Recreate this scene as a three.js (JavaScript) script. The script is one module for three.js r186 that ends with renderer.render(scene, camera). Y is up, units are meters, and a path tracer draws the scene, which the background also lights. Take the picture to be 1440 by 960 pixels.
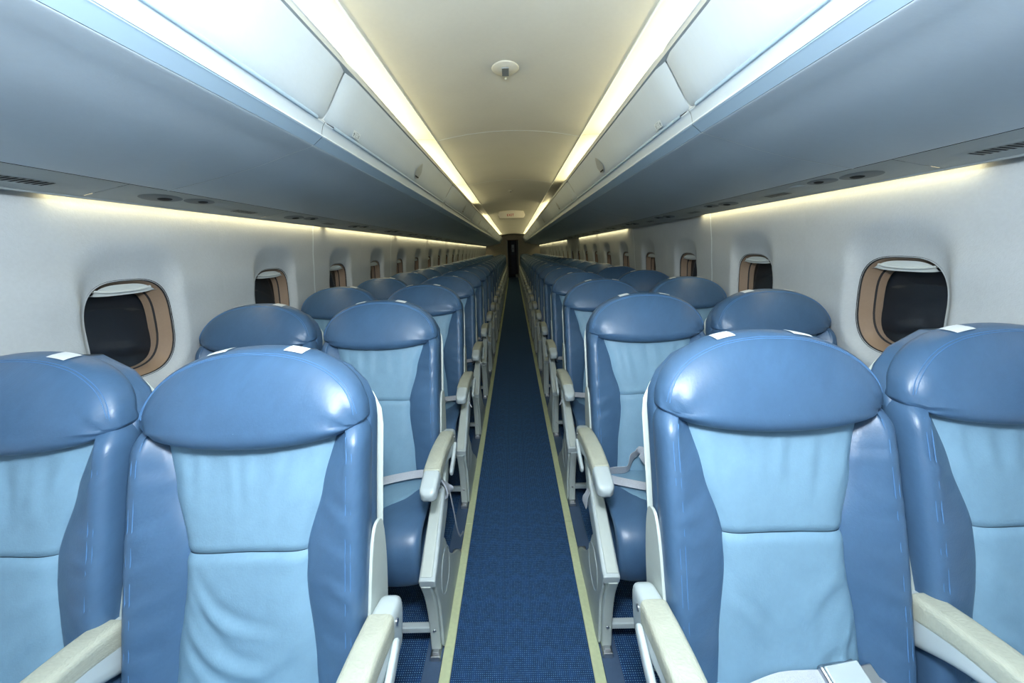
import * as THREE from 'three';
import { RectAreaLightUniformsLib } from 'three/addons/lights/RectAreaLightUniformsLib.js';
import { mergeGeometries } from 'three/addons/utils/BufferGeometryUtils.js';
import { RoundedBoxGeometry } from 'three/addons/geometries/RoundedBoxGeometry.js';
import { ImprovedNoise } from 'three/addons/math/ImprovedNoise.js';

// ------------------------------------------------------------------ camera, sky, light, exposure
RectAreaLightUniformsLib.init();
const scene = new THREE.Scene();
scene.background = new THREE.Color(0x010102);            // night outside the windows
const D2R = Math.PI / 180;
const camera = new THREE.PerspectiveCamera(2 * Math.atan(480 / 550) / D2R, 1.5, 0.02, 60);
camera.position.set(0.01, 1.33, 0);
camera.rotation.order = 'YXZ';
camera.rotation.set(-13.18 * D2R, 0.55 * D2R, -1.75 * D2R);
const renderer = new THREE.WebGLRenderer({ antialias: true });
renderer.toneMapping = THREE.LinearToneMapping;
renderer.toneMappingExposure = 1.0;
renderer.shadowMap.enabled = true;

const COOL = new THREE.Color().setRGB(0.85, 0.93, 1.0);
const WARM = new THREE.Color().setRGB(1.0, 0.83, 0.45);
const GLOBE = { x: 0, y: 1.71, z: -0.10, r: .09, power: 8.2 };   // cool white globe over the front of the aisle, out of frame above the lens
const COVE_POWER = 62, WALL_POWER = 15;

function areaLight(color, intensity, w, h, pos, target) {
  const l = new THREE.RectAreaLight(color, intensity, w, h);
  l.position.set(...pos); l.lookAt(...target); l.castShadow = true; scene.add(l); return l;
}

// ------------------------------------------------------------------ helpers
const used = new Map();
function numbered(n) { const k = used.get(n) || 0; used.set(n, k + 1); return k ? n + '_' + String(k).padStart(3, '0') : n; }
function rng(seed) { let a = seed >>> 0; return () => { a = (a + 0x6D2B79F5) >>> 0; let t = a; t = Math.imul(t ^ (t >>> 15), t | 1); t ^= t + Math.imul(t ^ (t >>> 7), t | 61); return ((t ^ (t >>> 14)) >>> 0) / 4294967296; }; }
function mesh(name, geo, mat, parent) { const m = new THREE.Mesh(geo, mat); m.name = name; m.castShadow = m.receiveShadow = true; parent.add(m); return m; }
function thing(name, label, category, pos = [0, 0, 0], group) {
  const g = new THREE.Group(); g.name = numbered(name); g.position.set(...pos); g.userData = { label, category };
  if (group) g.userData.group = group; scene.add(g); return g;
}
function structure(name, label, category, pos = [0, 0, 0]) {
  const g = new THREE.Group(); g.name = name; g.position.set(...pos); g.userData = { kind: 'structure', label, category }; scene.add(g); return g;
}
// grid surface: f(u,v) -> [x,y,z], uv in metres from fuv
function grid(f, nu, nv, { closeU = false, uv = null, flip = false } = {}) {
  const cols = closeU ? nu : nu + 1, P = [], UV = [], I = [];
  for (let j = 0; j <= nv; j++) for (let i = 0; i < cols; i++) {
    const p = f(i / nu, j / nv); P.push(...p); UV.push(...(uv ? uv(p) : [p[0] + p[2] * .6, p[1] + p[2] * .5]));
  }
  for (let j = 0; j < nv; j++) for (let i = 0; i < nu; i++) {
    const a = j * cols + i, b = j * cols + (i + 1) % cols, c = a + cols, d = b + cols;
    flip ? I.push(a, c, b, b, c, d) : I.push(a, b, c, b, d, c);
  }
  const g = new THREE.BufferGeometry();
  g.setAttribute('position', new THREE.Float32BufferAttribute(P, 3));
  g.setAttribute('uv', new THREE.Float32BufferAttribute(UV, 2));
  g.setIndex(I); g.computeVertexNormals(); return g;
}
const sgp = (v, e) => Math.sign(v) * Math.pow(Math.abs(v), e);
// loft of superelliptic sections; each station {c, a, b, n}
function loft(st, seg = 20, caps = true) {
  const P = [], UV = [], I = []; let run = 0;
  st.forEach((s, j) => {
    if (j) run += Math.hypot(s.c[0] - st[j - 1].c[0], s.c[1] - st[j - 1].c[1], s.c[2] - st[j - 1].c[2]);
    for (let i = 0; i < seg; i++) {
      const t = (i + .5) / seg * Math.PI * 2, e = 2 / (s.n || 4), ca = sgp(Math.cos(t), e), sa = sgp(Math.sin(t), e);
      P.push(s.c[0] + s.a[0] * ca + s.b[0] * sa, s.c[1] + s.a[1] * ca + s.b[1] * sa, s.c[2] + s.a[2] * ca + s.b[2] * sa);
      UV.push(i / seg * .3, run);
    }
  });
  for (let j = 0; j < st.length - 1; j++) for (let i = 0; i < seg; i++) {
    const a = j * seg + i, b = j * seg + (i + 1) % seg, c = a + seg, d = b + seg; I.push(a, b, c, b, d, c);
  }
  if (caps) for (const [j, fl] of [[0, true], [st.length - 1, false]]) {
    const k = P.length / 3; P.push(...st[j].c); UV.push(0, 0);
    for (let i = 0; i < seg; i++) { const a = j * seg + i, b = j * seg + (i + 1) % seg; fl ? I.push(k, b, a) : I.push(k, a, b); }
  }
  const g = new THREE.BufferGeometry();
  g.setAttribute('position', new THREE.Float32BufferAttribute(P, 3)); g.setAttribute('uv', new THREE.Float32BufferAttribute(UV, 2));
  g.setIndex(I); g.computeVertexNormals(); return g;
}
// sweep in the yz plane at x: path of [z, y, height, width]
function sweepYZ(x, path, { n = 4, seg = 16, sub = 3, round = .35 } = {}) {
  const cv = new THREE.CatmullRomCurve3(path.map(p => new THREE.Vector3(p[2], p[1], p[0])), false, 'centripetal');
  const ww = new THREE.CatmullRomCurve3(path.map((p, i) => new THREE.Vector3(p[3], i, 0)), false, 'centripetal');
  const N = (path.length - 1) * sub, raw = [];
  for (let i = 0; i <= N; i++) { const t = i / N, q = cv.getPoint(t), w = ww.getPoint(t).x; raw.push([q.z, q.y, q.x, w]); }
  const st = [];
  raw.forEach((r, i) => {
    const a = raw[Math.max(0, i - 1)], b = raw[Math.min(N, i + 1)]; let tz = b[0] - a[0], ty = b[1] - a[1]; const L = Math.hypot(tz, ty) || 1; tz /= L; ty /= L;
    const mk = (k, off) => ({ c: [x, r[1] + ty * off, r[0] + tz * off], a: [r[3] / 2 * k, 0, 0], b: [0, tz * r[2] / 2 * k, -ty * r[2] / 2 * k], n });
    const cap = Math.min(r[2], r[3]) * round;
    if (i === 0) { for (const q of [.05, .35, .7]) st.push(mk(1 - cap / Math.max(r[2], r[3]) * 1.6 * (1 - Math.sin(q * Math.PI / 2)), -cap * Math.cos(q * Math.PI / 2))); }
    st.push(mk(1, 0));
    if (i === N) { for (const q of [.7, .35, .05]) st.push(mk(1 - cap / Math.max(r[2], r[3]) * 1.6 * (1 - Math.sin(q * Math.PI / 2)), cap * Math.cos(q * Math.PI / 2))); }
  });
  return loft(st, seg);
}
// flat plate in the yz plane, outline of [z, y], centred on x
function plateYZ(x, pts, thick, bevel = .003, curve = true) {
  const s = new THREE.Shape();
  if (curve) { const c = new THREE.CatmullRomCurve3(pts.map(p => new THREE.Vector3(p[0], p[1], 0)), true, 'centripetal').getPoints(pts.length * 4); c.forEach((p, i) => i ? s.lineTo(p.x, p.y) : s.moveTo(p.x, p.y)); }
  else pts.forEach((p, i) => i ? s.lineTo(...p) : s.moveTo(...p));
  const g = new THREE.ExtrudeGeometry(s, { depth: Math.max(.001, thick - 2 * bevel), bevelEnabled: true, bevelSize: bevel, bevelThickness: bevel, bevelSegments: 2, curveSegments: 6 });
  g.translate(0, 0, -(thick - 2 * bevel) / 2); g.rotateY(-Math.PI / 2); g.scale(1, 1, 1);
  // rotateY(-90): (x,y,z)->(-z,y,x)
  g.translate(x, 0, 0); return g;
}
const boxg = (x0, x1, y0, y1, z0, z1, r = 0) => {
  const w = Math.abs(x1 - x0), h = Math.abs(y1 - y0), d = Math.abs(z1 - z0);
  const g = r ? new RoundedBoxGeometry(w, h, d, 2, Math.min(r, w / 2.01, h / 2.01, d / 2.01)) : new THREE.BoxGeometry(w, h, d);
  const uv = g.attributes.uv; for (let i = 0; i < uv.count; i++) uv.setXY(i, uv.getX(i) * Math.max(w, .01), uv.getY(i) * Math.max(h, d));
  return g.translate((x0 + x1) / 2, (y0 + y1) / 2, (z0 + z1) / 2);
};
const tube = (pts, r, seg = 40, rad = 6) => new THREE.TubeGeometry(new THREE.CatmullRomCurve3(pts.map(p => new THREE.Vector3(...p))), seg, r, rad, false);
const spline = (pts, t) => { // 2D catmull through pts
  const n = pts.length - 1, f = Math.min(n - 1e-6, Math.max(0, t * n)), i = Math.floor(f), u = f - i;
  const p = k => pts[Math.max(0, Math.min(n, k))]; const a = p(i - 1), b = p(i), c = p(i + 1), d = p(i + 2);
  return b.map((_, q) => .5 * ((2 * b[q]) + (c[q] - a[q]) * u + (2 * a[q] - 5 * b[q] + 4 * c[q] - d[q]) * u * u + (3 * b[q] - a[q] - 3 * c[q] + d[q]) * u * u * u));
};
const lerp = (a, b, t) => a + (b - a) * t;
const sstep = (a, b, x) => { const t = Math.min(1, Math.max(0, (x - a) / (b - a))); return t * t * (3 - 2 * t); };
const interp = (tab, x) => { if (x <= tab[0][0]) return tab[0][1]; for (let i = 1; i < tab.length; i++) if (x <= tab[i][0]) { const t = (x - tab[i - 1][0]) / (tab[i][0] - tab[i - 1][0]); const s = t * t * (3 - 2 * t); return lerp(tab[i - 1][1], tab[i][1], lerp(t, s, .6)); } return tab[tab.length - 1][1]; };

// ------------------------------------------------------------------ textures and materials
const noise = new ImprovedNoise();
function tileNoise(size, layers, seed, out) {   // tiling value noise; layers [cells, weight]
  const R = rng(seed), F = layers.map(([c]) => Float32Array.from({ length: c * c }, () => R()));
  for (let y = 0; y < size; y++) for (let x = 0; x < size; x++) {
    let s = 0, wsum = 0;
    layers.forEach(([c, w], k) => {
      const fx = x / size * c, fy = y / size * c, ix = Math.floor(fx), iy = Math.floor(fy); let u = fx - ix, v = fy - iy; u = u * u * (3 - 2 * u); v = v * v * (3 - 2 * v);
      const g = (a, b) => F[k][((b + c) % c) * c + (a + c) % c];
      s += w * lerp(lerp(g(ix, iy), g(ix + 1, iy), u), lerp(g(ix, iy + 1), g(ix + 1, iy + 1), u), v); wsum += w;
    });
    out(x, y, s / wsum);
  }
}
function dataTex(size, fill, metres, srgb) {
  const d = new Uint8Array(size * size * 4); fill(d);
  const t = new THREE.DataTexture(d, size, size); t.wrapS = t.wrapT = THREE.RepeatWrapping; t.magFilter = THREE.LinearFilter; t.minFilter = THREE.LinearMipmapLinearFilter; t.generateMipmaps = true;
  t.repeat.set(1 / metres, 1 / metres); if (srgb) t.colorSpace = THREE.SRGBColorSpace; t.needsUpdate = true; return t;
}
const grainTex = (layers, seed, metres, lo = 0, hi = 255, size = 256) => dataTex(size, d => tileNoise(size, layers, seed, (x, y, v) => { const k = (y * size + x) * 4, q = Math.max(0, Math.min(255, lerp(lo, hi, (v - .5) * 1.6 + .5))); d[k] = d[k + 1] = d[k + 2] = q; d[k + 3] = 255; }), metres);
const tintTex = (rgb, amt, layers, seed, metres, size = 256) => dataTex(size, d => tileNoise(size, layers, seed, (x, y, v) => { const k = (y * size + x) * 4, q = 1 + (v - .5) * amt; for (let c = 0; c < 3; c++) d[k + c] = Math.max(0, Math.min(255, rgb[c] * q)); d[k + 3] = 255; }), metres, true);
const leatherBump = grainTex([[96, 1], [48, .7], [12, .8]], 11, .16);
const orangePeel = grainTex([[64, 1], [24, .6]], 12, .18);
const std = o => new THREE.MeshPhysicalMaterial(o);
const M = {
  leatherDark: std({ map: tintTex([64, 93, 124], .10, [[6, 1], [24, .6], [90, .5]], 21, .5), roughness: .40, roughnessMap: grainTex([[10, 1], [40, .6]], 22, .4, 225, 255), bumpMap: leatherBump, bumpScale: .00015, specularIntensity: .8 }),
  leatherLight: std({ map: tintTex([112, 146, 169], .07, [[6, 1], [24, .6], [90, .5]], 23, .5), roughness: .52, bumpMap: leatherBump, bumpScale: .0002, specularIntensity: .6 }),
  thread: std({ color: 0x47709c, roughness: .8 }),
  tag: std({ color: 0xd6dde0, roughness: .8 }),
  plastic: std({ map: tintTex([178, 188, 184], .05, [[5, 1], [40, .5]], 25, .4), roughness: .42 }),
  plasticCool: std({ color: 0xaebabd, roughness: .32 }),
  pad: std({ map: tintTex([166, 170, 156], .08, [[8, 1], [60, .6]], 26, .2), roughness: .62, bumpMap: orangePeel, bumpScale: .0006 }),
  belt: std({ map: tintTex([172, 178, 188], .2, [[2, .2], [128, 1]], 27, .1), roughness: .75 }),
  metal: std({ color: 0xb9bcc0, metalness: 1, roughness: .28 }),
  darkMetal: std({ color: 0x6b5a4c, metalness: .8, roughness: .5 }),
  bin: std({ map: tintTex([191, 204, 212], .03, [[5, 1], [60, .5]], 28, .6), roughness: .38, bumpMap: orangePeel, bumpScale: .00005 }),
  rail: std({ color: 0x9db6c8, roughness: .28 }),
  ceil: std({ map: tintTex([205, 207, 198], .03, [[5, 1], [60, .5]], 30, .6), roughness: .5 }),
  wall: std({ map: tintTex([186, 192, 194], .05, [[6, 1], [80, .7]], 31, .5), roughness: .6, bumpMap: orangePeel, bumpScale: .0003 }),
  service: std({ map: tintTex([176, 182, 180], .05, [[5, 1], [60, .5]], 32, .4), roughness: .5 }),
  serviceDark: std({ color: 0x6e7679, roughness: .5 }),
  latch: std({ color: 0x99a2a5, roughness: .4 }),
  slot: std({ color: 0x15181a, roughness: .8 }),
  reveal: std({ map: tintTex([142, 120, 99], .06, [[5, 1], [40, .5]], 33, .3), roughness: .6 }),
  gasket: std({ color: 0x1c1c1e, roughness: .7 }),
  glass: std({ color: 0xffffff, roughness: .03, transmission: 1, thickness: 0, ior: 1.45 }),
  shade: std({ color: 0xd2d8d4, roughness: .5 }),
  strip: std({ map: tintTex([188, 198, 160], .10, [[5, 1], [50, .8]], 34, .4), roughness: .55 }),
  trackCover: std({ map: tintTex([62, 84, 112], .08, [[6, 1], [60, .6]], 35, .3), roughness: .55 }),
  seam: std({ color: 0xdfe8ea, roughness: .4 }),
  bulkhead: std({ map: tintTex([200, 196, 176], .04, [[5, 1], [60, .5]], 36, .6), roughness: .6 }),
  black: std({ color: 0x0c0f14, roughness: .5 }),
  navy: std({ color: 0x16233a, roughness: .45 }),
  signBody: std({ color: 0xd9d4bf, roughness: .5 }),
};
const carpetTex = (base, dot, cells, metres, seed, size = 256) => dataTex(size, d => {
  const R = rng(seed), b = Array.from({ length: cells * cells }, () => .62 + R() * .55), c = size / cells;
  tileNoise(size, [[8, 1], [128, 1.4]], seed, (x, y, v) => {
    const k = (y * size + x) * 4, cx = Math.floor(x / c), cy = Math.floor(y / c), u = (x - cx * c) / c - .5, w = (y - cy * c) / c - .5;
    const m = Math.max(0, 1 - Math.pow(Math.hypot(u * 1.05, w * 1.25) / .30, 4)) * b[cy * cells + cx], q = .72 + v * .56;
    for (let i = 0; i < 3; i++) d[k + i] = Math.max(0, Math.min(255, lerp(base[i] * q, dot[i], Math.min(1, m)))); d[k + 3] = 255;
  });
}, metres, true);
const carpetBump = grainTex([[128, 1], [32, .5]], 44, .06);
M.carpet = std({ map: carpetTex([22, 62, 108], [96, 146, 184], 16, .104, 41, 512), roughness: .95, bumpMap: carpetBump, bumpScale: .0012 });
M.carpetSide = std({ map: carpetTex([16, 56, 104], [116, 172, 206], 16, .12, 42, 512), roughness: .95, bumpMap: carpetBump, bumpScale: .0012 });
const lampMat = (c, k) => std({ color: 0x222222, emissive: c, emissiveIntensity: k, roughness: .5 });
M.coveOn = lampMat(WARM, 2.2); M.wallOn = lampMat(WARM, 1.6); M.globeOn = lampMat(COOL, 3); M.lampOff = std({ color: 0xb8b4a4, roughness: .5 });

// ------------------------------------------------------------------ dimensions
const ZF = 1.5, ZB = -19.25;                       // forward and aft ends of the cabin
const PITCH = .787, ROWS = 23, ROW0 = -.775;
const WIN0 = -1.335, WINP = .815, BIN0 = -1.28, BINP = 2.05, CEIL0 = -2.45, CEILP = 1.6;
const wallX = y => interp([[0, 1.28], [.2, 1.318], [.5, 1.342], [.8, 1.325], [1.1, 1.29], [1.3, 1.272], [1.5, 1.248], [1.6, 1.23]], y);

// ------------------------------------------------------------------ floor
{
  const g = structure('floor', 'dark blue carpeted cabin floor with pale woven dots', 'floor');
  const L = ZF - ZB, mid = (ZF + ZB) / 2;
  const plane = (x0, x1, y, z0 = ZB - 1.6, z1 = ZF) => grid((u, v) => [lerp(x0, x1, u), y, lerp(z1, z0, v)], 2, 2, { uv: p => [p[0], p[2]] });
  mesh('subfloor', boxg(-1.36, 1.36, -.08, -.012, ZB - 1.6, ZF), M.black, g);
  mesh('aisle_carpet', boxg(-.229, .229, -.012, 0, ZB - 1.6, ZF), M.black, g).visible = true;
  g.remove(g.children[1]);
  const top = (name, x0, x1, y, mat) => { const a = plane(x0, x1, y); const m = mesh(name, a, mat, g); return m; };
  top('aisle_carpet', -.2295, .2295, .002, M.carpet);
  for (const s of [-1, 1]) {
    top('seat_carpet', s * .32, s * 1.33, 0, M.carpetSide);
    const cover = mesh('track_cover', boxg(s * .2655, s * .322, -.01, .006, ZB, ZF, .002), M.trackCover, g);
    for (let k = 0, z = ZF; z > ZB; k++) {                 // luminous path strip, piece by piece
      const z1 = k === 0 ? -.09 : z - 1.6; const ze = Math.max(ZB, z1);
      mesh('path_strip', boxg(s * .2295, s * .2645, -.01, .009, z - .0015, ze + .0015, .002), M.strip, g); z = ze;
    }
  }
}

// ------------------------------------------------------------------ side walls with window panels
const WH = .157, WV = .171, WY = 1.097;            // window opening half sizes and centre height
function outline(t, k = 1, grow = 0) { const e = 2 / 3.1; return [(WH * k + grow) * sgp(Math.cos(t), e), (WV * k + grow) * sgp(Math.sin(t), e)]; }
function windowTile() {                              // one window bay: ring from the opening to the bay's rectangle
  const n = 96, m = 18, hz = WINP / 2, y0 = .60, y1 = 1.56;
  const corners = [[hz, y1 - WY], [-hz, y1 - WY], [-hz, y0 - WY], [hz, y0 - WY]].map(c => (Math.atan2(c[1], c[0]) + 2 * Math.PI) % (2 * Math.PI));   // samples snap to the bay's corners
  return grid((u, v) => {
    let t = u * Math.PI * 2; for (const c of corners) if (Math.abs(t - c) <= Math.PI / n) t = c;
    const [a, b] = outline(t);
    const dz = Math.cos(t), dy = Math.sin(t), ty = dy > 0 ? (y1 - WY) / Math.abs(dy) : (WY - y0) / Math.abs(dy || 1e-9), tz = hz / Math.abs(dz || 1e-9), q = Math.min(ty, tz);
    let oz = dz * q, oy = dy * q;
    const w = Math.pow(v, 1.5), z = lerp(a, oz, w), y = lerp(b, oy, w);
    const reach = dy > 0 ? lerp(.045, .125, sstep(.35, .95, dy)) : .045, d = Math.hypot(z - a, y - b) / reach;
    const rec = .030 * (1 - sstep(.0, 1, d));
    return [wallX(WY + y) + rec, WY + y, z];
  }, n, m, { closeU: true, uv: p => [p[2], p[1]] });
}
const tileG = windowTile();
function merged(list) { return mergeGeometries(list.map(g => g.index ? g : g), false); }
const panelG = (() => {
  const a = tileG.clone().translate(0, 0, WINP / 2), b = tileG.clone().translate(0, 0, -WINP / 2), g = merged([a, b]);
  const p = g.attributes.position; for (let i = 0; i < p.count; i++) p.setZ(i, p.getZ(i) * (1 - .004 / WINP)); return g;
})();
const mirrorX = g => { const h = g.clone(); const p = h.attributes.position, n = h.attributes.normal; for (let i = 0; i < p.count; i++) { p.setX(i, -p.getX(i)); n.setX(i, -n.getX(i)); } if (h.index) { const a = h.index.array.slice(); for (let i = 0; i < a.length; i += 3) { const t = a[i + 1]; a[i + 1] = a[i + 2]; a[i + 2] = t; } h.setIndex(new THREE.BufferAttribute(a, 1)); } return h; };
const panelGL = mirrorX(panelG);
const NW = 22;
const ringG = (k0, g0, x0, k1, g1, x1, n = 48) => grid((u, v) => { const t = u * Math.PI * 2, [a0, b0] = outline(t, k0, g0), [a1, b1] = outline(t, k1, g1); const z = lerp(a0, a1, v), y = lerp(b0, b1, v); return [wallX(WY + (v < .5 ? b0 : b1)) + lerp(x0, x1, v), WY + y, z]; }, n, 4, { closeU: true });
const discG = (k, x, n = 40) => grid((u, v) => { const t = u * Math.PI * 2, [a, b] = outline(t, k); return [wallX(WY) + x, WY + b * v, a * v]; }, n, 3, { closeU: true });
let winNo = 0;
for (const s of [-1, 1]) {
  const side = s < 0 ? 'left' : 'right', who = s < 0 ? 'starboard' : 'port';
  const g = structure('wall_' + side, 'off-white moulded cabin side wall of window panels on the ' + who + ' side', 'wall');
  const lower = grid((u, v) => { const y = lerp(0, .60, v); return [s * wallX(y), y, lerp(ZF, ZB, u)]; }, 30, 8, { uv: p => [p[2], p[1]] });
  mesh('lower_wall', lower, M.wall, g);
  mesh('outer_skin', boxg(s * 1.46, s * 1.50, -.08, 2.12, ZF, ZB - 1.6), M.black, g);
  for (let k = -2; k < NW / 2; k++) {
    const zc = WIN0 - WINP / 2 - k * 2 * WINP, m = mesh('wall_panel', s < 0 ? panelGL : panelG, M.wall, g); m.position.z = zc;
    const seam = grid((u, v) => { const y = lerp(.62, 1.55, v); return [s * (wallX(y) - .0012 * Math.sin(Math.PI * u)), y, zc + WINP + lerp(-.006, .006, u)]; }, 6, 14);
    mesh('panel_joint', seam, M.seam, g);
  }
}
const gF = ringG(1, .004, .028, .985, 0, .036), gR = ringG(.985, 0, .034, .87, 0, .072), gR2 = ringG(.87, 0, .072, .85, 0, .078), gI = ringG(.85, 0, .078, .81, 0, .100), gP = discG(.87, .076), gO = discG(.82, .101);
const shadeG = grid((u, v) => { const t = lerp(.86, .14, u) * Math.PI, [a, b] = outline(t, .93); const sag = .135 - .012 * Math.cos((u - .5) * Math.PI); return [wallX(WY + .14) + .040 + .010 * v, WY + lerp(Math.max(b, sag), sag, v), a * .98]; }, 24, 6);
const shadeLip = tube([[0, 0, -.10], [0, -.006, -.06], [0, -.008, 0], [0, -.006, .06], [0, 0, .10]].map(p => [wallX(WY + .14) + .044, WY + .143 + p[1], p[2]]), .0045, 24, 6);
const wm = [[gF, M.gasket, 'gasket'], [gR, M.reveal, 'window_frame'], [gR2, M.gasket, 'inner_gasket'], [gI, M.reveal, 'window_well'], [gP, M.glass, 'pane'], [gO, M.black, 'outer_pane'], [shadeG, M.shade, 'shade'], [shadeLip, M.shade, 'shade_handle']].map(([g, m, n]) => [g, mirrorX(g), m, n]);
for (let k = -1; k < NW; k++) for (const s of [-1, 1]) {
  if (k < 0) { /* bay beside the lens, outside the frame, is still glazed */ }
  const w = structure('window_' + (++winNo), 'rounded cabin window with tan frame, shade pushed up, black night outside', 'window', [0, 0, WIN0 - k * WINP]);
  for (const [gr, gl, m, n] of wm) mesh(n, s < 0 ? gl : gr, m, w);
}
// wall-wash lamps behind the service panels
const WALL_OFF = { '1': [1, 4], '-1': [] };
for (const s of [-1, 1]) for (let k = 0; k < 11; k++) {
  const z0 = -1.10 - k * 1.63, z1 = z0 - 1.57, off = WALL_OFF[s].includes(k), zc = (z0 + z1) / 2;
  const t = thing('wall_wash_lamp', (off ? 'unlit' : 'warm glowing') + ' strip lamp above the ' + (s < 0 ? 'starboard' : 'port') + ' windows, ' + ord(k) + ' along the wall', 'lamp', [s * 1.226, 1.524, zc], 'strip lamps over the windows');
  mesh('lamp_tube', boxg(-.008, .008, -.004, .004, -.785, .785, .002), off ? M.lampOff : M.wallOn, t);
  mesh('lamp_tray', boxg(-.014, .014, .004, .012, -.79, .79, .002), M.service, t);
  if (!off) areaLight(WARM, WALL_POWER, .018, 1.56, [s * 1.226, 1.518, zc], [s * 1.226, 0, zc]).rotation.z;
}
function ord(i) { return ['first', 'second', 'third', 'fourth', 'fifth', 'sixth', 'seventh', 'eighth', 'ninth', 'tenth', 'eleventh', 'twelfth', 'thirteenth', 'fourteenth', 'fifteenth', 'sixteenth', 'seventeenth', 'eighteenth', 'nineteenth', 'twentieth', 'twenty-first', 'twenty-second', 'twenty-third', 'twenty-fourth', 'twenty-fifth'][i]; }

// ------------------------------------------------------------------ ceiling
const ceilY = x => 1.95 + .043 * (1 - (x / .412) ** 2);
{
  const g = structure('ceiling', 'pale arched cabin ceiling of long moulded panels', 'ceiling');
  for (let k = -2; k < 11; k++) {
    const z0 = CEIL0 + CEILP - k * CEILP, z1 = Math.max(ZB, z0 - CEILP); if (z0 <= ZB) break;
    const prof = [[-.411, 1.9493]]; for (let i = 0; i <= 16; i++) { const x = lerp(-.409, .409, i / 16); prof.push([x, ceilY(x)]); } prof.push([.411, 1.9493]);
    mesh('ceiling_panel', grid((u, v) => { const p = spline(prof, u); return [p[0], p[1], lerp(Math.min(z0, ZF) - .002, z1 + .002, v)]; }, 40, 6, { uv: p => [p[0], p[2]] }), M.ceil, g);
    const jy = grid((u, v) => { const x = lerp(-.409, .409, u); return [x, ceilY(x) - .0012 * Math.sin(Math.PI * v), z1 + lerp(.005, -.005, v)]; }, 24, 4); mesh('panel_joint', jy, M.seam, g);
    for (const s of [-1, 1]) {
      const cp = [[.4125, 1.951], [.43, 1.957], [.50, 1.961], [.58, 1.952], [.625, 1.92], [.635, 1.87]];
      mesh('cove_panel', grid((u, v) => { const p = spline(cp, u); return [s * p[0], p[1], lerp(Math.min(z0, ZF) - .002, z1 + .002, v)]; }, 16, 4, { uv: p => [p[0], p[2]] }), M.ceil, g);
    }
  }
  for (const s of [-1, 1]) mesh('edge_bead', boxg(s * .4105, s * .4155, 1.9475, 1.9515, ZF, ZB, .0015), M.seam, g);
  mesh('upper_skin', boxg(-1.5, 1.5, 2.06, 2.12, ZF, ZB - 1.6), M.black, g);
}
const COVE_OFF = { '1': [2], '-1': [3] };
for (const s of [-1, 1]) for (let k = -1; k < 10; k++) {
  const z0 = CEIL0 + CEILP - k * CEILP - .07, z1 = Math.max(z0 - CEILP + .14, ZB + .05), off = COVE_OFF[s].includes(k), zc = (z0 + z1) / 2, L = z0 - z1;
  const t = thing('cove_lamp', (off ? 'unlit' : 'warm white glowing') + ' cove lamp on top of the ' + (s < 0 ? 'starboard' : 'port') + ' bins, ' + ord(k + 1) + ' along the ceiling', 'lamp', [s * .562, 1.8745, zc], 'cove lamps along the ceiling edge');
  mesh('lamp_tube', boxg(-.012, .012, -.004, .004, -L / 2, L / 2, .002), off ? M.lampOff : M.coveOn, t);
  mesh('lamp_tray', boxg(-.02, .02, -.014, -.004, -L / 2, L / 2, .002), M.service, t);
  if (!off) areaLight(WARM, COVE_POWER, L, .024, [s * .558, 1.880, zc], [s * (.558 - 1), 1.880 + .25, zc]);
}
{ // globe lamp hung from the ceiling over the entry, above the lens and out of its frame
  const t = thing('globe_lamp', 'cool white opal globe lamp hung from the ceiling above the front of the aisle', 'lamp', [GLOBE.x, GLOBE.y, GLOBE.z]);
  const gl = mesh('globe', new THREE.SphereGeometry(GLOBE.r, 32, 20), M.globeOn, t); gl.castShadow = false;
  mesh('stem', new THREE.CylinderGeometry(.012, .012, .10, 12).translate(0, GLOBE.r + .04, 0), M.plastic, t);
  mesh('ceiling_rose', new THREE.CylinderGeometry(.045, .05, .02, 24).translate(0, 1.985 - GLOBE.y, 0), M.plastic, t);
  const l = new THREE.PointLight(COOL, GLOBE.power, 0, 2); l.position.set(GLOBE.x, GLOBE.y, GLOBE.z); l.castShadow = true; l.shadow.radius = GLOBE.r / .02; scene.add(l);
}

// ------------------------------------------------------------------ overhead bins
const doorP = [[.447, 1.862], [.452, 1.868], [.462, 1.850], [.486, 1.815], [.510, 1.773], [.530, 1.735], [.5395, 1.718]];
const lipP = [[.540, 1.7155], [.5405, 1.712], [.546, 1.706], [.551, 1.690], [.552, 1.681]];
const railP = [[.552, 1.681], [.553, 1.675], [.557, 1.6725], [.572, 1.661], [.581, 1.654]];
const bellyP = [[.5835, 1.6555], [.586, 1.652], [.62, 1.642], [.66, 1.631], [.75, 1.603], [.85, 1.578], [.95, 1.5575], [1.04, 1.5405], [1.048, 1.542]];
const prof = (P, s, z0, z1, nu, nv, f) => grid((u, v) => { const p = spline(P, u), q = f ? f(p, u, v) : p; return [s * q[0], q[1], lerp(z0, z1, v)]; }, nu, nv, { uv: p => [p[0] + p[1], p[2]] });
const placardTex = (() => {
  const c = document.createElement('canvas'); c.width = 128; c.height = 64; const x = c.getContext('2d'); x.fillStyle = '#cfd8da'; x.fillRect(0, 0, 128, 64);
  x.strokeStyle = '#7c8b90'; x.lineWidth = 4; x.strokeRect(52, 8, 44, 48); x.fillStyle = '#6c7b80'; x.beginPath(); x.moveTo(26, 12); x.lineTo(42, 30); x.lineTo(10, 30); x.fill(); x.fillRect(20, 30, 12, 22); x.beginPath(); x.arc(74, 32, 13, 0, 7); x.stroke(); x.fillRect(104, 14, 10, 36);
  const t = new THREE.CanvasTexture(c); t.colorSpace = THREE.SRGBColorSpace; return t;
})();
M.placard = std({ map: placardTex, roughness: .5 });
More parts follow.
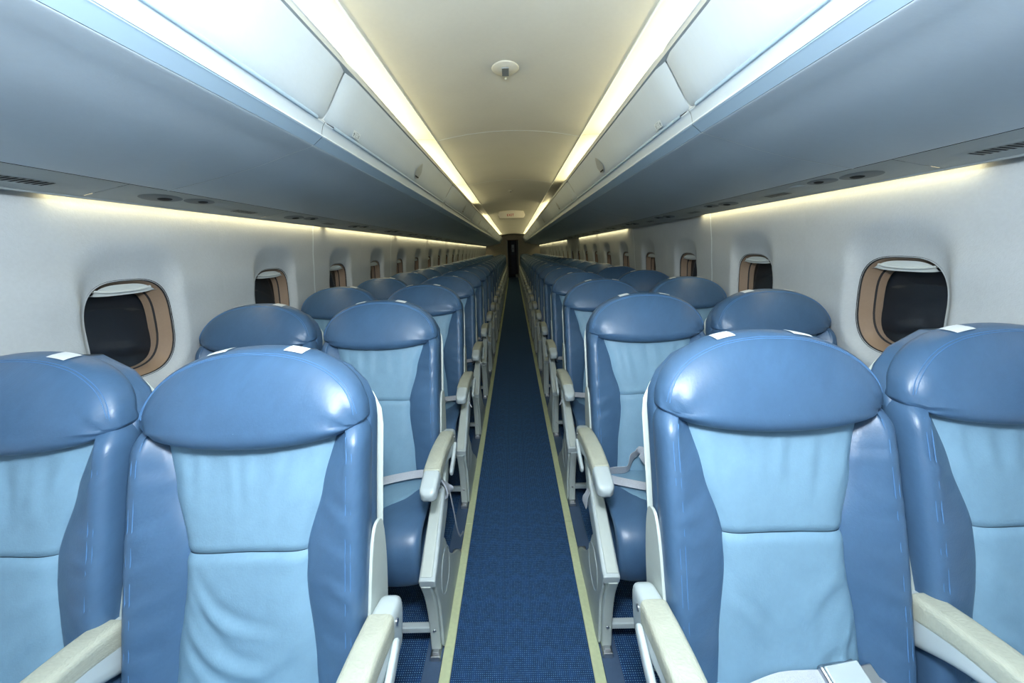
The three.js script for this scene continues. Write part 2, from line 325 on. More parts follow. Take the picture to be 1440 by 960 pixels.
function binPoint(v, s) { const p = spline(doorP, v), q = spline(doorP, Math.min(1, v + .01)); const t = [q[0] - p[0], q[1] - p[1]], L = Math.hypot(...t); return { p, n: [t[1] / L, -t[0] / L], t: [t[0] / L, t[1] / L] }; }
for (const s of [-1, 1]) for (let k = -1; k < 9; k++) {
  const z0 = BIN0 - k * BINP, z1 = Math.max(ZB, z0 - BINP), L = z0 - z1, zc = (z0 + z1) / 2;
  const t = thing('overhead_bin', 'white closed overhead bin on the ' + (s < 0 ? 'starboard' : 'port') + ' side, ' + ord(k + 1) + ' from the front of the cabin', 'overhead bin', [0, 0, zc], 'closed overhead bins');
  const h = L / 2;
  // door: slightly pillowed, ends rolled in
  mesh('door', prof(doorP, s, h - .004, -h + .004, 24, 40, (p, u, v) => {
    const e = Math.min(v, 1 - v) * L, roll = e < .04 ? 1 - Math.sqrt(Math.max(0, 1 - (1 - e / .04) ** 2)) : 0, b = .010 * Math.sin(Math.PI * u) - roll * .008;
    return [p[0] - b * .86 , p[1] - b * .5];
  }), M.bin, t);
  mesh('door_lip', prof([[.537, 1.722], [.534, 1.7165], [.536, 1.711], [.5415, 1.7115]], s, h - .05, -h + .05, 10, 2), M.rail, t);
  mesh('lower_trim', prof(lipP, s, h - .001, -h + .001, 12, 2), M.bin, t);
  mesh('grab_rail', prof(railP, s, h - .001, -h + .001, 14, 2), M.rail, t);
  mesh('rail_bead', boxg(s * .5495, s * .5535, 1.6765, 1.6815, -h + .001, h - .001, .0018), M.seam, t);
  mesh('belly_panel', prof(bellyP, s, h - .0015, -h + .0015, 40, 4), M.bin, t);
  mesh('belly_joint', grid((u, v) => { const p = spline(bellyP, u); return [s * p[0] - s * .0004, p[1] - .0012, -h + lerp(.0045, .0005, v)]; }, 30, 1), M.seam, t);
  for (const e of [-1, 1]) mesh('end_jamb', grid((u, v) => { const p = spline(doorP, u); return [s * (p[0] + .006), p[1] + .002, e * (h - lerp(.03, 0, v))]; }, 16, 1), M.seam, t);
  mesh('bin_top', boxg(s * .447, s * .66, 1.845, 1.860, -h, h), M.service, t);
  // latch: teardrop recess with lever, near the middle of the door
  const zl = k < 0 ? 0 : -.02, B = binPoint(.66, s);
  const latch = new THREE.Group(); latch.name = 'latch'; t.add(latch);
  const lp = (a, b, o) => { const q = binPoint(.66 + b * 4.2, s); const e = .0105; return [s * (q.p[0] - e * .86 * Math.sin(Math.PI * Math.min(1, .66 + b * 4.2)) + q.n[0] * o), q.p[1] - e * .5 + q.n[1] * o, zl + a]; };
  const tear = (sc, o, m, name) => mesh(name, grid((u, v) => { const th = u * Math.PI * 2, w = .058 * sc * Math.sin(th) * (1 - .6 * Math.max(0, Math.cos(th) * -1)), hh = .042 * sc * -Math.cos(th) * -1; return lp(w * v, hh * v * -1 * -1 * .9, o); }, 28, 3, { closeU: true }), m, latch);
  tear(1, .0025, M.service, 'latch_bezel'); tear(.84, .0040, M.latch, 'lever'); mesh('finger_slot', grid((u, v) => lp(lerp(-.036, .036, u), lerp(.023, .029, v), .0052), 8, 1), M.slot, latch);
  // placard by the forward end
  if (k >= 0) { const zp = h - .20; mesh('placard', (() => { const f = (u, v) => { const q = binPoint(lerp(.78, .90, v), s); return [s * (q.p[0] - .0078 + q.n[0] * .001), q.p[1] - .0045, zp + lerp(.03, -.03, u)]; }; const g2 = grid(f, 4, 2); const uv = g2.attributes.uv; let i = 0; for (let j = 0; j <= 2; j++) for (let a = 0; a <= 4; a++) uv.setXY(i++, a / 4, 1 - j / 2); return g2; })(), M.placard, t); }
}

// ------------------------------------------------------------------ passenger service panels under the bins
const PS = [[1.050, 1.5395], [1.20, 1.5115]];
const psLen = Math.hypot(PS[1][0] - PS[0][0], PS[1][1] - PS[0][1]), psT = [(PS[1][0] - PS[0][0]) / psLen, (PS[1][1] - PS[0][1]) / psLen], psN = [psT[1], -psT[0]];
for (const s of [-1, 1]) for (let k = -1; k < 23; k++) {
  const zc = -1.55 - k * PITCH, h = PITCH / 2;
  const t = thing('service_panel', 'grey passenger service panel with reading lights and slotted vent above ' + (s < 0 ? 'starboard' : 'port') + ' row ' + ord(k + 1), 'service panel', [0, 0, zc], 'service panels under the bins');
  const at = (a, z, o) => [s * (PS[0][0] + psT[0] * a + psN[0] * o), PS[0][1] + psT[1] * a + psN[1] * o, z];
  mesh('base', grid((u, v) => at(lerp(.002, psLen - .002, u), lerp(h - .001, -h + .001, v), 0), 4, 4), M.service, t);
  mesh('outer_lip', grid((u, v) => { const p = spline([[1.198, 1.514], [1.2015, 1.508], [1.206, 1.507], [1.211, 1.509], [1.212, 1.518]], u); return [s * p[0], p[1], lerp(h, -h, v)]; }, 12, 1), M.service, t);
  if (k > 10) { mesh('light_bezel', grid((u, v) => { const th = u * 6.28319; return at(.06 + .03 * v * Math.sin(th), .09 + .08 * v * Math.cos(th), .001); }, 12, 1, { closeU: true }), M.serviceDark, t); continue; }
  const oval = (name, a, z, ra, rz, o, m) => mesh(name, grid((u, v) => { const th = u * Math.PI * 2; return at(a + ra * v * Math.sin(th), z + rz * v * Math.cos(th), o * Math.min(1, (1 - v) * 6 + .2)); }, 24, 4, { closeU: true }), m, t);
  const b1 = oval('light_bezel', .070, .22, .036, .075, .002, M.serviceDark); oval('reading_light', .072, .205, .016, .028, .004, M.slot);
  oval('light_bezel', .050, .085, .030, .062, .002, M.serviceDark); oval('reading_light', .046, .075, .013, .022, .004, M.slot);
  oval('air_nozzle', .050, -.035, .022, .045, .004, M.service);
  oval('speaker_plate', .085, -.16, .034, .16, .0015, M.service);
  for (let i = 0; i < 9; i++) mesh('vent_slot', grid((u, v) => at(.068 + .032 * u, -.14 - i * .015 - .0075 * v + .008 * u, .0034), 2, 1), M.slot, t);
}

// ------------------------------------------------------------------ ceiling fittings, exit sign
function ceilingSensor(z, r, label) {
  const t = thing('ceiling_sensor', label, 'sensor', [0, ceilY(0), z], undefined);
  mesh('plate', new THREE.LatheGeometry([[0, -.010], [.018, -.010], [.030, -.006], [.048, -.004], [.052, 0]].map(p => new THREE.Vector2(p[0] * r, p[1])), 40).scale(1, 1, 1.2), M.ceil, t);
  mesh('slot', boxg(-.013 * r, .013 * r, -.0145, -.010, -.034 * r, .034 * r, .001), M.serviceDark, t);
  mesh('indicator', new THREE.SphereGeometry(.004, 12, 8).translate(0, -.003, -.085 * r), M.seam, t);
}
ceilingSensor(-1.66, 1, 'oval white ceiling sensor with a grey slot above the aisle at the front rows');
ceilingSensor(-4.78, .6, 'small round ceiling sensor before the exit sign');
{
  const t = thing('exit_sign', 'cream ceiling exit sign with red lettering hung across the aisle', 'sign', [0, 1.86, -7.0]);
  const sh = new THREE.Shape(); sh.moveTo(-.20, 0); sh.lineTo(.20, 0); sh.lineTo(.225, .045); sh.lineTo(.205, .105); sh.quadraticCurveTo(0, .135, -.205, .105); sh.lineTo(-.225, .045);
  mesh('body', new THREE.ExtrudeGeometry(sh, { depth: .09, bevelEnabled: true, bevelSize: .006, bevelThickness: .006, bevelSegments: 2 }).translate(0, 0, -.09), M.signBody, t);
  mesh('bracket', boxg(-.06, .06, .10, .14, -.07, -.02, .004), M.plastic, t);
  const c = document.createElement('canvas'); c.width = 512; c.height = 128; const x = c.getContext('2d'); x.fillStyle = '#d9d4bf'; x.fillRect(0, 0, 512, 128); x.fillStyle = '#b02a26'; x.font = 'bold 92px sans-serif'; x.textBaseline = 'middle'; x.textAlign = 'center'; x.fillText('EXIT', 225, 68);
  const tx = new THREE.CanvasTexture(c); tx.colorSpace = THREE.SRGBColorSpace;
  mesh('lettering', new THREE.PlaneGeometry(.32, .075).translate(0, .05, .0072), std({ map: tx, roughness: .5 }), t);
}

// ------------------------------------------------------------------ aft bulkhead, doorway, galley; forward closing wall
{
  const g = structure('wall_back', 'cream aft bulkhead with a narrow dark doorway at the end of the aisle', 'wall', [0, 0, ZB]);
  mesh('bulkhead_side', boxg(-1.36, -.27, -.02, 2.0, -.05, 0), M.bulkhead, g); mesh('bulkhead_side', boxg(.27, 1.36, -.02, 2.0, -.05, 0), M.bulkhead, g); mesh('bulkhead_head', boxg(-.27, .27, 1.77, 2.03, -.05, 0), M.bulkhead, g);
  for (const s of [-1, 1]) mesh('door_jamb', boxg(s * .245, s * .275, 0, 1.775, -.07, .012, .004), M.plastic, g);
  mesh('door_head', boxg(-.275, .275, 1.765, 1.795, -.07, .012, .004), M.darkMetal, g);
  const f = structure('wall_front', 'plain pale wall closing the cabin forward', 'wall', [0, 0, ZF]);
  mesh('panel', boxg(-1.5, 1.5, -.08, 2.1, 0, .05), M.wall, f);
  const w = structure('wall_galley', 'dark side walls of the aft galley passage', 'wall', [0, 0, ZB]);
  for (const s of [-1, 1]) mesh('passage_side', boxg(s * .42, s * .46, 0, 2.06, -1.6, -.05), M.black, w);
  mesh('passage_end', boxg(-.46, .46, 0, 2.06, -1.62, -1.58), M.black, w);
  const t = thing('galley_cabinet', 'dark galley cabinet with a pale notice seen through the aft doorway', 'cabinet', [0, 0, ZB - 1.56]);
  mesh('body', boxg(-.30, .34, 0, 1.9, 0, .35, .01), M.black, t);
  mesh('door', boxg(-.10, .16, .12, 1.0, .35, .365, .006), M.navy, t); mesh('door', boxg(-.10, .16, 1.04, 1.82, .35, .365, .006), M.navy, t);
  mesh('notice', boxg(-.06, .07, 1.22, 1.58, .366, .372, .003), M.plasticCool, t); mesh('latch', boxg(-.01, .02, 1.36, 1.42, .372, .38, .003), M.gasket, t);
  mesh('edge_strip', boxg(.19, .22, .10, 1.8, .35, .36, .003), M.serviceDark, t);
  const b = thing('floor_box', 'small pale box standing on the floor in the aft doorway', 'box', [.16, .003, ZB - .35]);
  mesh('case', boxg(-.05, .06, 0, .14, -.06, .06, .012), M.plastic, b); mesh('lid', boxg(-.055, .065, .14, .165, -.065, .065, .008), M.serviceDark, b);
}

// ------------------------------------------------------------------ seats
const zBack = y => .164 - (y - .465) * .308 + .010 * Math.sin((y - .45) * 5.2);
const panelW = y => interp([[.42, .150], [.55, .142], [.70, .124], [.76, .126], [.87, .155], [.98, .182]], y);
const seamY = x => .750 + .006 * (1 - (x / .13) ** 2);
function folds(list) { return (x, y) => { let d = 0; for (const f of list) { const vx = f[2] - f[0], vy = f[3] - f[1], L2 = vx * vx + vy * vy; let t = ((x - f[0]) * vx + (y - f[1]) * vy) / L2; const tc = Math.max(0, Math.min(1, t)), bow = f[6] * Math.sin(Math.PI * tc), L = Math.sqrt(L2); const dx = x - f[0] - vx * tc, dy = y - f[1] - vy * tc; const sd = (dx * -vy + dy * vx) / L + bow, al = Math.max(0, Math.abs(t - tc)) * L, env = Math.sin(Math.PI * Math.min(1, Math.max(0, tc * .94 + .03))) ; const q = sd / f[5]; d += f[4] * env * (Math.exp(-q * q) - .8 * Math.exp(-(q - 1.3) * (q - 1.3))) * Math.exp(-((al / .02) ** 2)); } return d; }; }
const HC = .997;
function headPt(th, ph, seed = 0, o = 0) {
  const ct = Math.cos(th), st = Math.sin(th), ax = .235, ay = st > 0 ? .144 : .046, k = st > 0 ? .93 : 1.12;
  const hx = ax * sgp(ct, .92), hy = ay * sgp(st, k), r = Math.pow(Math.sin(ph), .80), c = Math.cos(ph);
  let X = r * hx, Y = HC + r * hy, zz = c > 0 ? .066 * Math.pow(c, .78) : -.075 * Math.pow(-c, .6);
  const e = 1 - .16 * (1 - r) * 0; zz *= e;
  for (const s of [-1, 1]) { const dx = X - s * .222, dy = Y - .985, d = Math.hypot(dx, dy), a = Math.atan2(dy, -s * dx); if (c > -.2) zz += .0050 * Math.exp(-d / .045) * Math.sin(a * 9 + seed * 1.7 + s) * sstep(.0, .02, d) - .010 * Math.exp(-((d / .03) ** 2)); }
  zz += .0016 * noise.noise(X * 14 + seed * 3.1, Y * 14, seed);
  const lean = zBack(Math.min(1.02, Y)) - (Y > 1.02 ? (Y - 1.02) * .42 : 0);
  return [X, Y, lean - .012 + zz + o];
}
function headNormal(th, ph, seed) { const e = .02, a = headPt(th + e, ph, seed), b = headPt(th - e, ph, seed), c = headPt(th, ph + e, seed), d = headPt(th, ph - e, seed); const u = new THREE.Vector3(a[0] - b[0], a[1] - b[1], a[2] - b[2]), v = new THREE.Vector3(c[0] - d[0], c[1] - d[1], c[2] - d[2]); return v.cross(u).normalize(); }
const geoCache = new Map();
function cached(key, f) { if (!geoCache.has(key)) geoCache.set(key, f()); return geoCache.get(key); }

function seatParts(lod, seed) { return cached('seat' + lod + '_' + seed, () => {
  const hi = lod === 0, R = rng(900 + seed * 77), q = hi ? 1 : .4, G = {};
  const N = n => Math.max(4, Math.round(n * q));
  const up = [], lo = [];
  for (let i = 0; i < 6; i++) { const x = -.15 + .06 * i + (R() - .5) * .03; up.push([x, .965, x * .8 + (R() - .5) * .05, .80 + R() * .07, .0016 + R() * .0016, .010 + R() * .008, (R() - .5) * .02]); }
  if (seed === 0) lo.push([-.11, .72, .06, .60, .0045, .014, .035], [-.13, .66, .07, .53, .0050, .015, .04], [-.13, .60, .08, .475, .0045, .014, .04], [.12, .60, -.02, .53, .0030, .014, -.02], [-.12, .70, -.03, .56, .0030, .012, .01]);
  else for (let i = 0; i < 4; i++) { const s = R() < .5 ? -1 : 1, y = .70 - i * .06 - R() * .02; lo.push([s * .13, y, s * (.0 + R() * .05), y - .09 - R() * .06, .0016 + R() * .0016, .012 + R() * .008, s * .02]); }
  if (seed === 1) lo.push([.13, .60, .10, .47, .0040, .010, .012], [.12, .52, .07, .46, .003, .009, .01]);
  const fu = folds(up), fl = folds(lo);
  const nz = (x, y) => .0022 * noise.noise(x * 9 + seed * 5, y * 9, seed * 2.3) + .0010 * noise.noise(x * 26, y * 26 + seed, 4);
  const cz = (s, x, y) => zBack(y) + .010 * (1 - s ** 4) - .010 * Math.pow(Math.abs(s), 10) + nz(x, y);
  G.upper = grid((u, v) => { const s = u * 2 - 1, y0 = seamY(s * .13), y = lerp(y0, .985, v), x = s * panelW(y); return [x, y, cz(s, x, y) + fu(x, y) - .007 * Math.exp(-(((y - y0) / .007) ** 2))]; }, N(44), N(36));
  G.lower = grid((u, v) => { const s = u * 2 - 1, y1 = seamY(s * .13), y = lerp(.425, y1, v), x = s * panelW(y); return [x, y, cz(s, x, y) + fl(x, y) - .007 * Math.exp(-(((y - y1) / .007) ** 2)) + .002]; }, N(48), N(44));
  const fb = folds(Array.from({ length: 7 }, (_, i) => { const y = .52 + i * .06 + R() * .03; return [.15, y, .235, y + (R() - .6) * .07, .0016 + R() * .0022, .008 + R() * .006, 0]; }));
  const bol = s => grid((u, v) => {
    const y = lerp(.425, 1.003, 1 - (1 - v) ** 1.25), w = panelW(y), e = y > .945 ? Math.sqrt(Math.max(0, 1 - ((y - .945) / .058) ** 2)) : 1, O = lerp(.198, .238, e), low = sstep(.62, .42, y);
    const C = [[w - .008, -.012], [w + .006, .001], [lerp(w, O, .45), .019], [O - .026, .027], [O - .009, .022], [O, .004], [O + .002, -.028], [O - .004, -.06]];
    const p = spline(C, u), zf = p[1] > -.0 ? p[1] * e : p[1];
    return [s * p[0], y, zBack(y) + zf - .026 * (1 - e) + nz(s * p[0] + 3, y) * (u > .1 ? 1 : 0) + fb(p[0] + (s > 0 ? 0 : .0), y + (s > 0 ? 0 : .02)) * Math.sin(Math.PI * Math.min(1, u * 1.1))];
  }, N(26), N(56), { flip: s < 0 });
  G.bolsters = [bol(-1), bol(1)];
  G.stitch = hi ? [-1, 1].map(s => mergeGeometries([.211, .221].map(x => tube(Array.from({ length: 16 }, (_, i) => { const y = lerp(.47, .972, i / 15), e = y > .945 ? Math.sqrt(1 - ((y - .945) / .058) ** 2) : 1; return [s * (x - .238 + lerp(.198, .238, e)), y, zBack(y) + .0262 * e - .026 * (1 - e) - (x > .215 ? .0012 : 0)]; }), .0011, 60, 5)))) : null;
  G.head = grid((u, v) => headPt(u * Math.PI * 2, .001 + v * (Math.PI - .002), seed), hi ? 84 : 28, hi ? 36 : 12, { closeU: true, flip: true });
  G.headSeam = hi ? mergeGeometries([.47, .495].map(ph => tube(Array.from({ length: 40 }, (_, i) => { const th = lerp(.03, .97, i / 39) * Math.PI; const p = headPt(th, ph * Math.PI * .80, seed), n = headNormal(th, ph * Math.PI * .80, seed); return [p[0], p[1], p[2]]; }), .0010, 120, 5))) : null;
  G.tags = [-1, 1].map(s => grid((u, v) => { const th = Math.PI / 2 - s * lerp(.24, .42, u), ph = lerp(.44, .53, v) * Math.PI, p = headPt(th, ph, seed), n = headNormal(th, ph, seed); return [p[0] + n.x * .0022, p[1] + n.y * .0022, p[2] + n.z * .0022]; }, 6, 4));
  const sec = (y, w, d, z) => ({ c: [0, y, z], a: [w, 0, 0], b: [0, 0, -d], n: 5 });
  const body = [], shell = [];
  for (let i = 0; i <= 20; i++) { const y = lerp(.41, 1.115, i / 20), e = y > .98 ? Math.sqrt(Math.max(.02, 1 - ((y - .98) / .145) ** 2)) : 1; body.push(sec(y, .2365 * e, .044, zBack(Math.min(y, 1.02)) - (y > 1.02 ? (y - 1.02) * .42 : 0) - .066)); shell.push(sec(y - .035, (.2378) * e, .003, zBack(Math.min(y, 1.02)) - (y > 1.02 ? (y - 1.02) * .42 : 0) - .111)); }
  G.body = loft(body, hi ? 28 : 14); G.shell = loft(shell, hi ? 28 : 14);
  const hipO = [[.05, .47], [.11, .47], [.13, .55], [.10, .64], [.058, .735], [.03, .765], [-.002, .755], [-.008, .68], [.018, .56]];
  G.hips = [-1, 1].map(s => plateYZ(s * .2425, hipO, .007, .002));
  // cushion
  const P = [[.10, .455], [.20, .466], [.32, .474], [.42, .475], [.485, .462], [.525, .425], [.538, .375], [.530, .315], [.505, .27], [.46, .262], [.36, .285], [.22, .30], [.12, .31], [.09, .38]];
  const ctr = [.32, .375];
  G.cushion = grid((u, v) => { const s = v * 2 - 1, ss = sgp(Math.sin(s * Math.PI / 2), .8), k = Math.pow(Math.max(0, 1 - Math.pow(Math.abs(ss), 5)), .2); const f = u * P.length, i = Math.floor(f) % P.length, t = f - Math.floor(f), g = j => P[(j + P.length) % P.length], a = g(i - 1), b = g(i), c = g(i + 1), d = g(i + 2); const cr = m => .5 * (2 * b[m] + (c[m] - a[m]) * t + (2 * a[m] - 5 * b[m] + 4 * c[m] - d[m]) * t * t + (3 * b[m] - a[m] - 3 * c[m] + d[m]) * t * t * t); const kk = .80 + .20 * k; let z = lerp(ctr[0], cr(0), kk), y = lerp(ctr[1], cr(1), kk) + .004 * (1 - ss * ss); return [ss * .232, y + .0015 * noise.noise(ss * 4 + seed, z * 18, 3), z]; }, hi ? 64 : 24, hi ? 28 : 10, { closeU: true, flip: true });
  const topY = z => interp([[.10, .455], [.20, .466], [.32, .474], [.42, .475], [.485, .462]], z);
  G.insert = grid((u, v) => { const s = u * 2 - 1, x = s * .196, zf = .435 - .20 * Math.pow(Math.abs(s), 2.4), z = lerp(.11, zf, v), ss = x / .232; const edge = Math.min(1 - Math.abs(s), 1 - v); const kk = .80 + .20 * Math.pow(Math.max(0, 1 - Math.pow(Math.abs(ss), 5)), .2); return [x, lerp(ctr[1], topY(lerp(ctr[0], z, 1)), kk) + .004 * (1 - ss * ss) + .0032 * Math.min(1, edge * 9) - .001, z]; }, N(24), N(20));
  return G;
}); }

const armGeo = (lod) => cached('arm' + lod, () => {
  const o = lod ? { seg: 10, sub: 2 } : { seg: 20, sub: 4 };
  return {
    body: sweepYZ(0, [[.085, .562, .115, .052], [.13, .577, .105, .054], [.20, .600, .082, .055], [.30, .618, .062, .055], [.38, .618, .057, .055], [.435, .611, .054, .055], [.482, .600, .048, .054]], { ...o, n: 4.5, round: .5 }),
    pad: sweepYZ(0, [[.130, .606, .058, .0565], [.20, .621, .048, .058], [.30, .629, .048, .058], [.37, .6255, .050, .058], [.415, .620, .050, .058]], { ...o, n: 4.5, round: .10 }),
    lever: sweepYZ(0, [[.262, .538, .028, .014], [.205, .556, .030, .015], [.145, .582, .028, .014]], { ...o, n: 3, round: .8 }),
    screw: new THREE.CylinderGeometry(.007, .007, .003, 14).rotateZ(Math.PI / 2),
  };
});
const legGeo = (lod) => cached('leg' + lod, () => {
  const o = lod ? { seg: 8, sub: 2 } : { seg: 18, sub: 4 };
  return {
    panel: sweepYZ(0, [[.565, .345, .034, .052], [.53, .355, .046, .053], [.46, .384, .070, .052], [.38, .419, .088, .050], [.31, .452, .098, .046], [.26, .487, .092, .040]], { ...o, n: 6, round: .15 }),
    cap: sweepYZ(0, [[.560, .362, .012, .036], [.53, .379, .012, .036], [.46, .421, .012, .036], [.38, .465, .012, .034], [.33, .492, .012, .030]], { ...o, n: 6, round: .2 }),
    post: sweepYZ(0, [[.32, .455, .06, .026], [.27, .505, .066, .026], [.235, .555, .064, .026], [.215, .605, .060, .026]], { ...o, n: 5 }),
    leg: sweepYZ(0, [[.555, .335, .030, .034], [.525, .27, .034, .034], [.505, .19, .036, .034], [.498, .10, .036, .034], [.498, .028, .036, .034]], { ...o, n: 6, round: .1 }),
    shroud: plateYZ(0, [[.495, .02], [.50, .10], [.51, .22], [.54, .315], [.46, .365], [.39, .36], [.32, .24], [.24, .16], [.13, .08], [.09, .02], [.3, .018]], .010, .003),
    ring: new THREE.TorusGeometry(.075, .0014, 5, 40).rotateY(Math.PI / 2),
    rear: sweepYZ(0, [[.09, .02, .03, .03], [.14, .14, .032, .03], [.21, .30, .034, .03]], { ...o, n: 5 }),
    fitting: mergeGeometries([boxg(-.017, .017, .004, .024, .478, .540, .004), boxg(-.012, .012, .020, .030, .50, .53, .003)]),
    rearFit: mergeGeometries([boxg(-.018, .018, .004, .030, .06, .14, .006), new THREE.CylinderGeometry(.010, .010, .03, 12).translate(0, .035, .10).toNonIndexed()].map(g => g.index ? g.toNonIndexed() : g)),
    bolt: new THREE.SphereGeometry(.006, 10, 8).scale(1, 1, .5),
  };
});
function strap(pts, sides, w = .046, th = .0022, n = 40) {
  const c = new THREE.CatmullRomCurve3(pts.map(p => new THREE.Vector3(...p)), false, 'centripetal'), sc = new THREE.CatmullRomCurve3(sides.map(p => new THREE.Vector3(...p)), false, 'centripetal'), st = [];
  for (let i = 0; i <= n; i++) { const t = i / n, p = c.getPoint(t), tg = c.getTangent(t), sd = sc.getPoint(t).normalize(); sd.addScaledVector(tg, -sd.dot(tg)).normalize(); const nn = new THREE.Vector3().crossVectors(tg, sd).normalize(); st.push({ c: p.toArray(), a: sd.multiplyScalar(w / 2).toArray(), b: nn.multiplyScalar(th / 2).toArray(), n: 5 }); }
  return loft(st, 12);
}
function buckle(parent, pos, rot, sc = 1) {
  const g = new THREE.Group(); g.name = 'buckle'; g.position.set(...pos); g.rotation.set(...rot); g.scale.setScalar(sc); parent.add(g);
  mesh('buckle_case', boxg(-.028, .028, -.008, .006, -.035, .035, .006), M.metal, g); mesh('buckle_flap', boxg(-.024, .024, .006, .011, -.030, .034, .004), M.plasticCool, g); mesh('tongue', boxg(-.018, .018, -.004, .000, .030, .062, .002), M.metal, g);
  return g;
}
function makeSeat(row, side, aisle, lod, seed, label, group) {
  const a = -side;                                        // local direction of the aisle
  const X = side * (aisle ? .545 : 1.055);
  const t = thing('airplane_seat', label, 'seat', [X, 0, ROW0 - row * PITCH + (row === 0 && side < 0 ? .02 : 0)], group);
  const G = seatParts(lod, seed);
  mesh('backrest', G.body, M.leatherDark, t); mesh('back_shell', G.shell, M.plastic, t);
  mesh('upper_panel', G.upper, M.leatherLight, t); mesh('lower_panel', G.lower, M.leatherLight, t);
  G.bolsters.forEach((b, i) => { const m = mesh('bolster', b, M.leatherDark, t); if (G.stitch) mesh('stitching', G.stitch[i], M.thread, m); });
  const h = mesh('headrest', G.head, M.leatherDark, t); if (G.headSeam) mesh('stitching', G.headSeam, M.thread, h); G.tags.forEach(g => mesh('fastener_tag', g, M.tag, h));
  mesh('hip_cover', G.hips[a > 0 ? 1 : 0], M.plastic, t);
  const cu = mesh('seat_cushion', G.cushion, M.leatherDark, t); mesh('cushion_insert', G.insert, M.leatherLight, cu);
  const ag = armGeo(lod), ax = a * (aisle ? .270 : .239);
  const arm = mesh('armrest', ag.body, M.plasticCool, t); arm.position.x = ax; mesh('arm_pad', ag.pad, M.pad, arm);
  if (aisle) {
    const lg = legGeo(lod);
    const lv = mesh('release_lever', ag.lever, M.plasticCool, arm); lv.position.x = a * .034; const sc = mesh('screw', ag.screw, M.metal, arm); sc.position.set(a * .0275, .600, .11);
    const sp = mesh('side_panel', lg.panel, M.plasticCool, t); sp.position.x = ax - a * .006; const cp = mesh('panel_cap', lg.cap, M.plastic, sp); cp.position.x = -a * .003;
    const ps = mesh('arm_post', lg.post, M.plastic, t); ps.position.x = ax + a * .004;
    const le = mesh('leg', lg.leg, M.plastic, t); le.position.x = ax - a * .012; const bo = mesh('bolt', lg.bolt, M.metal, le); bo.position.set(0, .105, .517);
    const sh = mesh('leg_shroud', lg.shroud, M.plastic, t); sh.position.x = ax + a * .010; if (!lod) { const rg = mesh('relief_ring', lg.ring, M.plasticCool, sh); rg.position.set(a * .005, .24, .40); }
    const rl = mesh('rear_leg', lg.rear, M.darkMetal, t); rl.position.x = ax - a * .06;
    const ft = mesh('floor_fitting', lg.fitting, M.metal, t); ft.position.x = ax - a * .012; const rf = mesh('rear_fitting', lg.rearFit, M.metal, t); rf.position.x = ax - a * .004;
    mesh('cross_tube', cached('tube' + a, () => boxg(a * .25, -a * .238, .088, .112, .486, .510, .005)), M.plasticCool, t);
    mesh('seat_beam', cached('beam' + a, () => boxg(a * .24, -a * .238, .265, .30, .20, .235, .01)), M.darkMetal, t);
  } else {
    const lg = legGeo(lod); const le = mesh('leg', lg.leg, M.plastic, t); le.position.x = a * .10; const rl = mesh('rear_leg', lg.rear, M.plastic, t); rl.position.x = a * .10;
    mesh('cross_tube', cached('tubew' + a, () => boxg(a * .235, a * .10, .088, .112, .486, .510, .005)), M.plasticCool, t);
  }
  return t;
}
const sideName = s => s < 0 ? 'starboard' : 'port';
const seats = {};
for (let r = 0; r < ROWS; r++) for (const s of [-1, 1]) for (const aisle of [true, false]) {
  const lod = r < 5 ? 0 : 1;
  const seed = r === 0 ? (aisle ? (s < 0 ? 0 : 1) : (s < 0 ? 2 : 3)) : lod ? (r % 2) + 2 : 2 + (r + (aisle ? 0 : 1) + (s > 0 ? 1 : 0)) % 3;
  const where = r === 0 ? 'in the front row' : r === ROWS - 1 ? 'in the last row before the bulkhead' : 'in the ' + ord(r) + ' row from front';
  const extra = aisle ? (r === 0 ? (s < 0 ? ', creased lower back panel' : ', silver buckle on its cushion') : r === 1 ? (s < 0 ? ', belt bundled on its side panel' : ', open belt and buckle on its cushion') : '') : '';
  seats[r + '_' + s + '_' + aisle] = makeSeat(r, s, aisle, lod, seed, (extra ? '' : 'blue leather ') + sideName(s) + (aisle ? ' aisle' : ' window') + ' seat ' + where + extra, aisle ? sideName(s) + ' aisle seats' : sideName(s) + ' window seats');
}
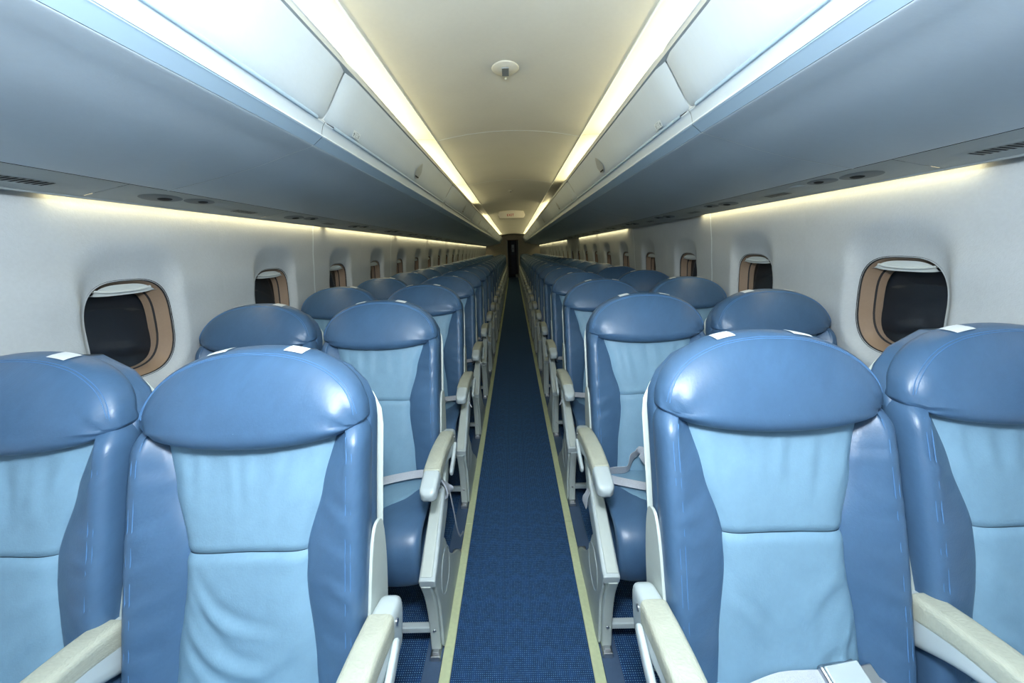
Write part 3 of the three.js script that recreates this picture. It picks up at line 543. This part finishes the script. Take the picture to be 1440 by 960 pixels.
// seat belts that the photograph shows
{
  let t = seats['0_1_true'];                               // front row, port aisle: buckle on the cushion
  mesh('belt_strap', strap([[-.10, .476, .20], [-.03, .492, .19], [.02, .496, .19], [.05, .496, .19]], [[0, .5, -1], [0, .5, -1], [0, .5, -1], [0, .5, -1]], .046), M.belt, t);
  buckle(t, [.085, .500, .190], [.0, Math.PI / 2 + .15, .45], 1.15);
  mesh('belt_strap', strap([[.12, .492, .195], [.16, .486, .19], [.205, .46, .17]], [[0, 0, 1], [0, 0, 1], [0, 0, 1]], .046), M.belt, t);
  t = seats['1_1_true'];                                   // second row, port aisle: open belt
  mesh('belt_strap', strap([[-.225, .47, .19], [-.17, .487, .20], [-.12, .497, .205], [-.095, .545, .195], [-.07, .565, .20], [-.04, .53, .225], [-.005, .492, .245]], [[.1, .9, .5], [.1, 1, .4], [.0, 1, .4], [-.3, .9, .4], [.9, .5, .3], [.95, .3, .3], [.9, .2, .4]], .042), M.belt, t);
  buckle(t, [.035, .494, .285], [.05, .75, 0]);
  mesh('belt_strap', strap([[-.22, .485, .24], [-.16, .496, .29], [-.07, .499, .33], [.03, .498, .345], [.10, .496, .32], [.16, .488, .27]], [[.3, .3, -1], [.3, .3, -1], [.1, .3, -1], [0, .3, -1], [-.2, .3, -1], [-.3, .3, -1]], .036), M.belt, t);
  mesh('belt_strap', strap([[-.215, .500, .24], [-.245, .520, .265], [-.275, .495, .30], [-.297, .455, .315], [-.302, .42, .31]], [[0, .5, .9], [0, .5, .9], [.1, .5, .9], [.2, .5, .9], [.2, .5, .9]], .044), M.belt, t);
  t = seats['1_-1_true'];                                  // second row, starboard aisle: strap over the cushion, bundle on the side panel
  mesh('belt_strap', strap([[-.21, .480, .30], [-.12, .494, .305], [-.02, .497, .275], [.08, .496, .23], [.17, .494, .20], [.22, .48, .18]], [[0, .3, -1], [0, .3, -1], [0, .3, -1], [0, .3, -1], [0, .3, -1], [0, .3, -1]], .038), M.belt, t);
  mesh('belt_bundle', strap([[.232, .50, .26], [.240, .528, .29], [.262, .538, .30], [.285, .522, .31], [.295, .485, .305], [.285, .46, .29]], [[0, .5, .8], [0, .5, .8], [0, .5, .8], [0, .5, .8], [0, .5, .8], [0, .5, .8]], .06, .007), M.belt, t);
  mesh('belt_bundle', strap([[.225, .555, .27], [.240, .545, .30], [.255, .52, .315], [.26, .505, .31]], [[.7, .5, .3], [.6, .6, .3], [.7, .5, .3], [.7, .5, .3]], .028, .008), M.belt, t);
  mesh('belt_strap', strap([[.298, .47, .29], [.303, .38, .27], [.302, .26, .22], [.297, .16, .14], [.292, .09, .03]], [[0, 0, 1], [0, 0, 1], [0, 0, 1], [0, 0, 1], [0, 0, 1]], .010, .003), M.belt, t);
  for (const [r, s] of [[2, 1], [2, -1], [3, -1], [3, 1], [4, -1], [5, 1], [6, -1]]) {
    t = seats[r + '_' + s + '_true']; const a = -s;
    mesh('belt_strap', strap([[a * .21, .50, .20], [a * .12, .505, .24], [a * .02, .492, .26], [-a * .12, .490, .25], [-a * .2, .478, .22]], [[0, .3, -1], [0, .3, -1], [0, .3, -1], [0, .3, -1], [0, .3, -1]], .042), M.belt, t);
    buckle(t, [a * .10, .515, .245], [.3, .9 * a, 0]);
    mesh('belt_bundle', strap([[a * .235, .50, .255], [a * .25, .53, .28], [a * .275, .52, .29], [a * .295, .48, .29]], [[0, .5, .8], [0, .5, .8], [0, .5, .8], [0, .5, .8]], .05, .006), M.belt, t);
  }
}
renderer.render(scene, camera);
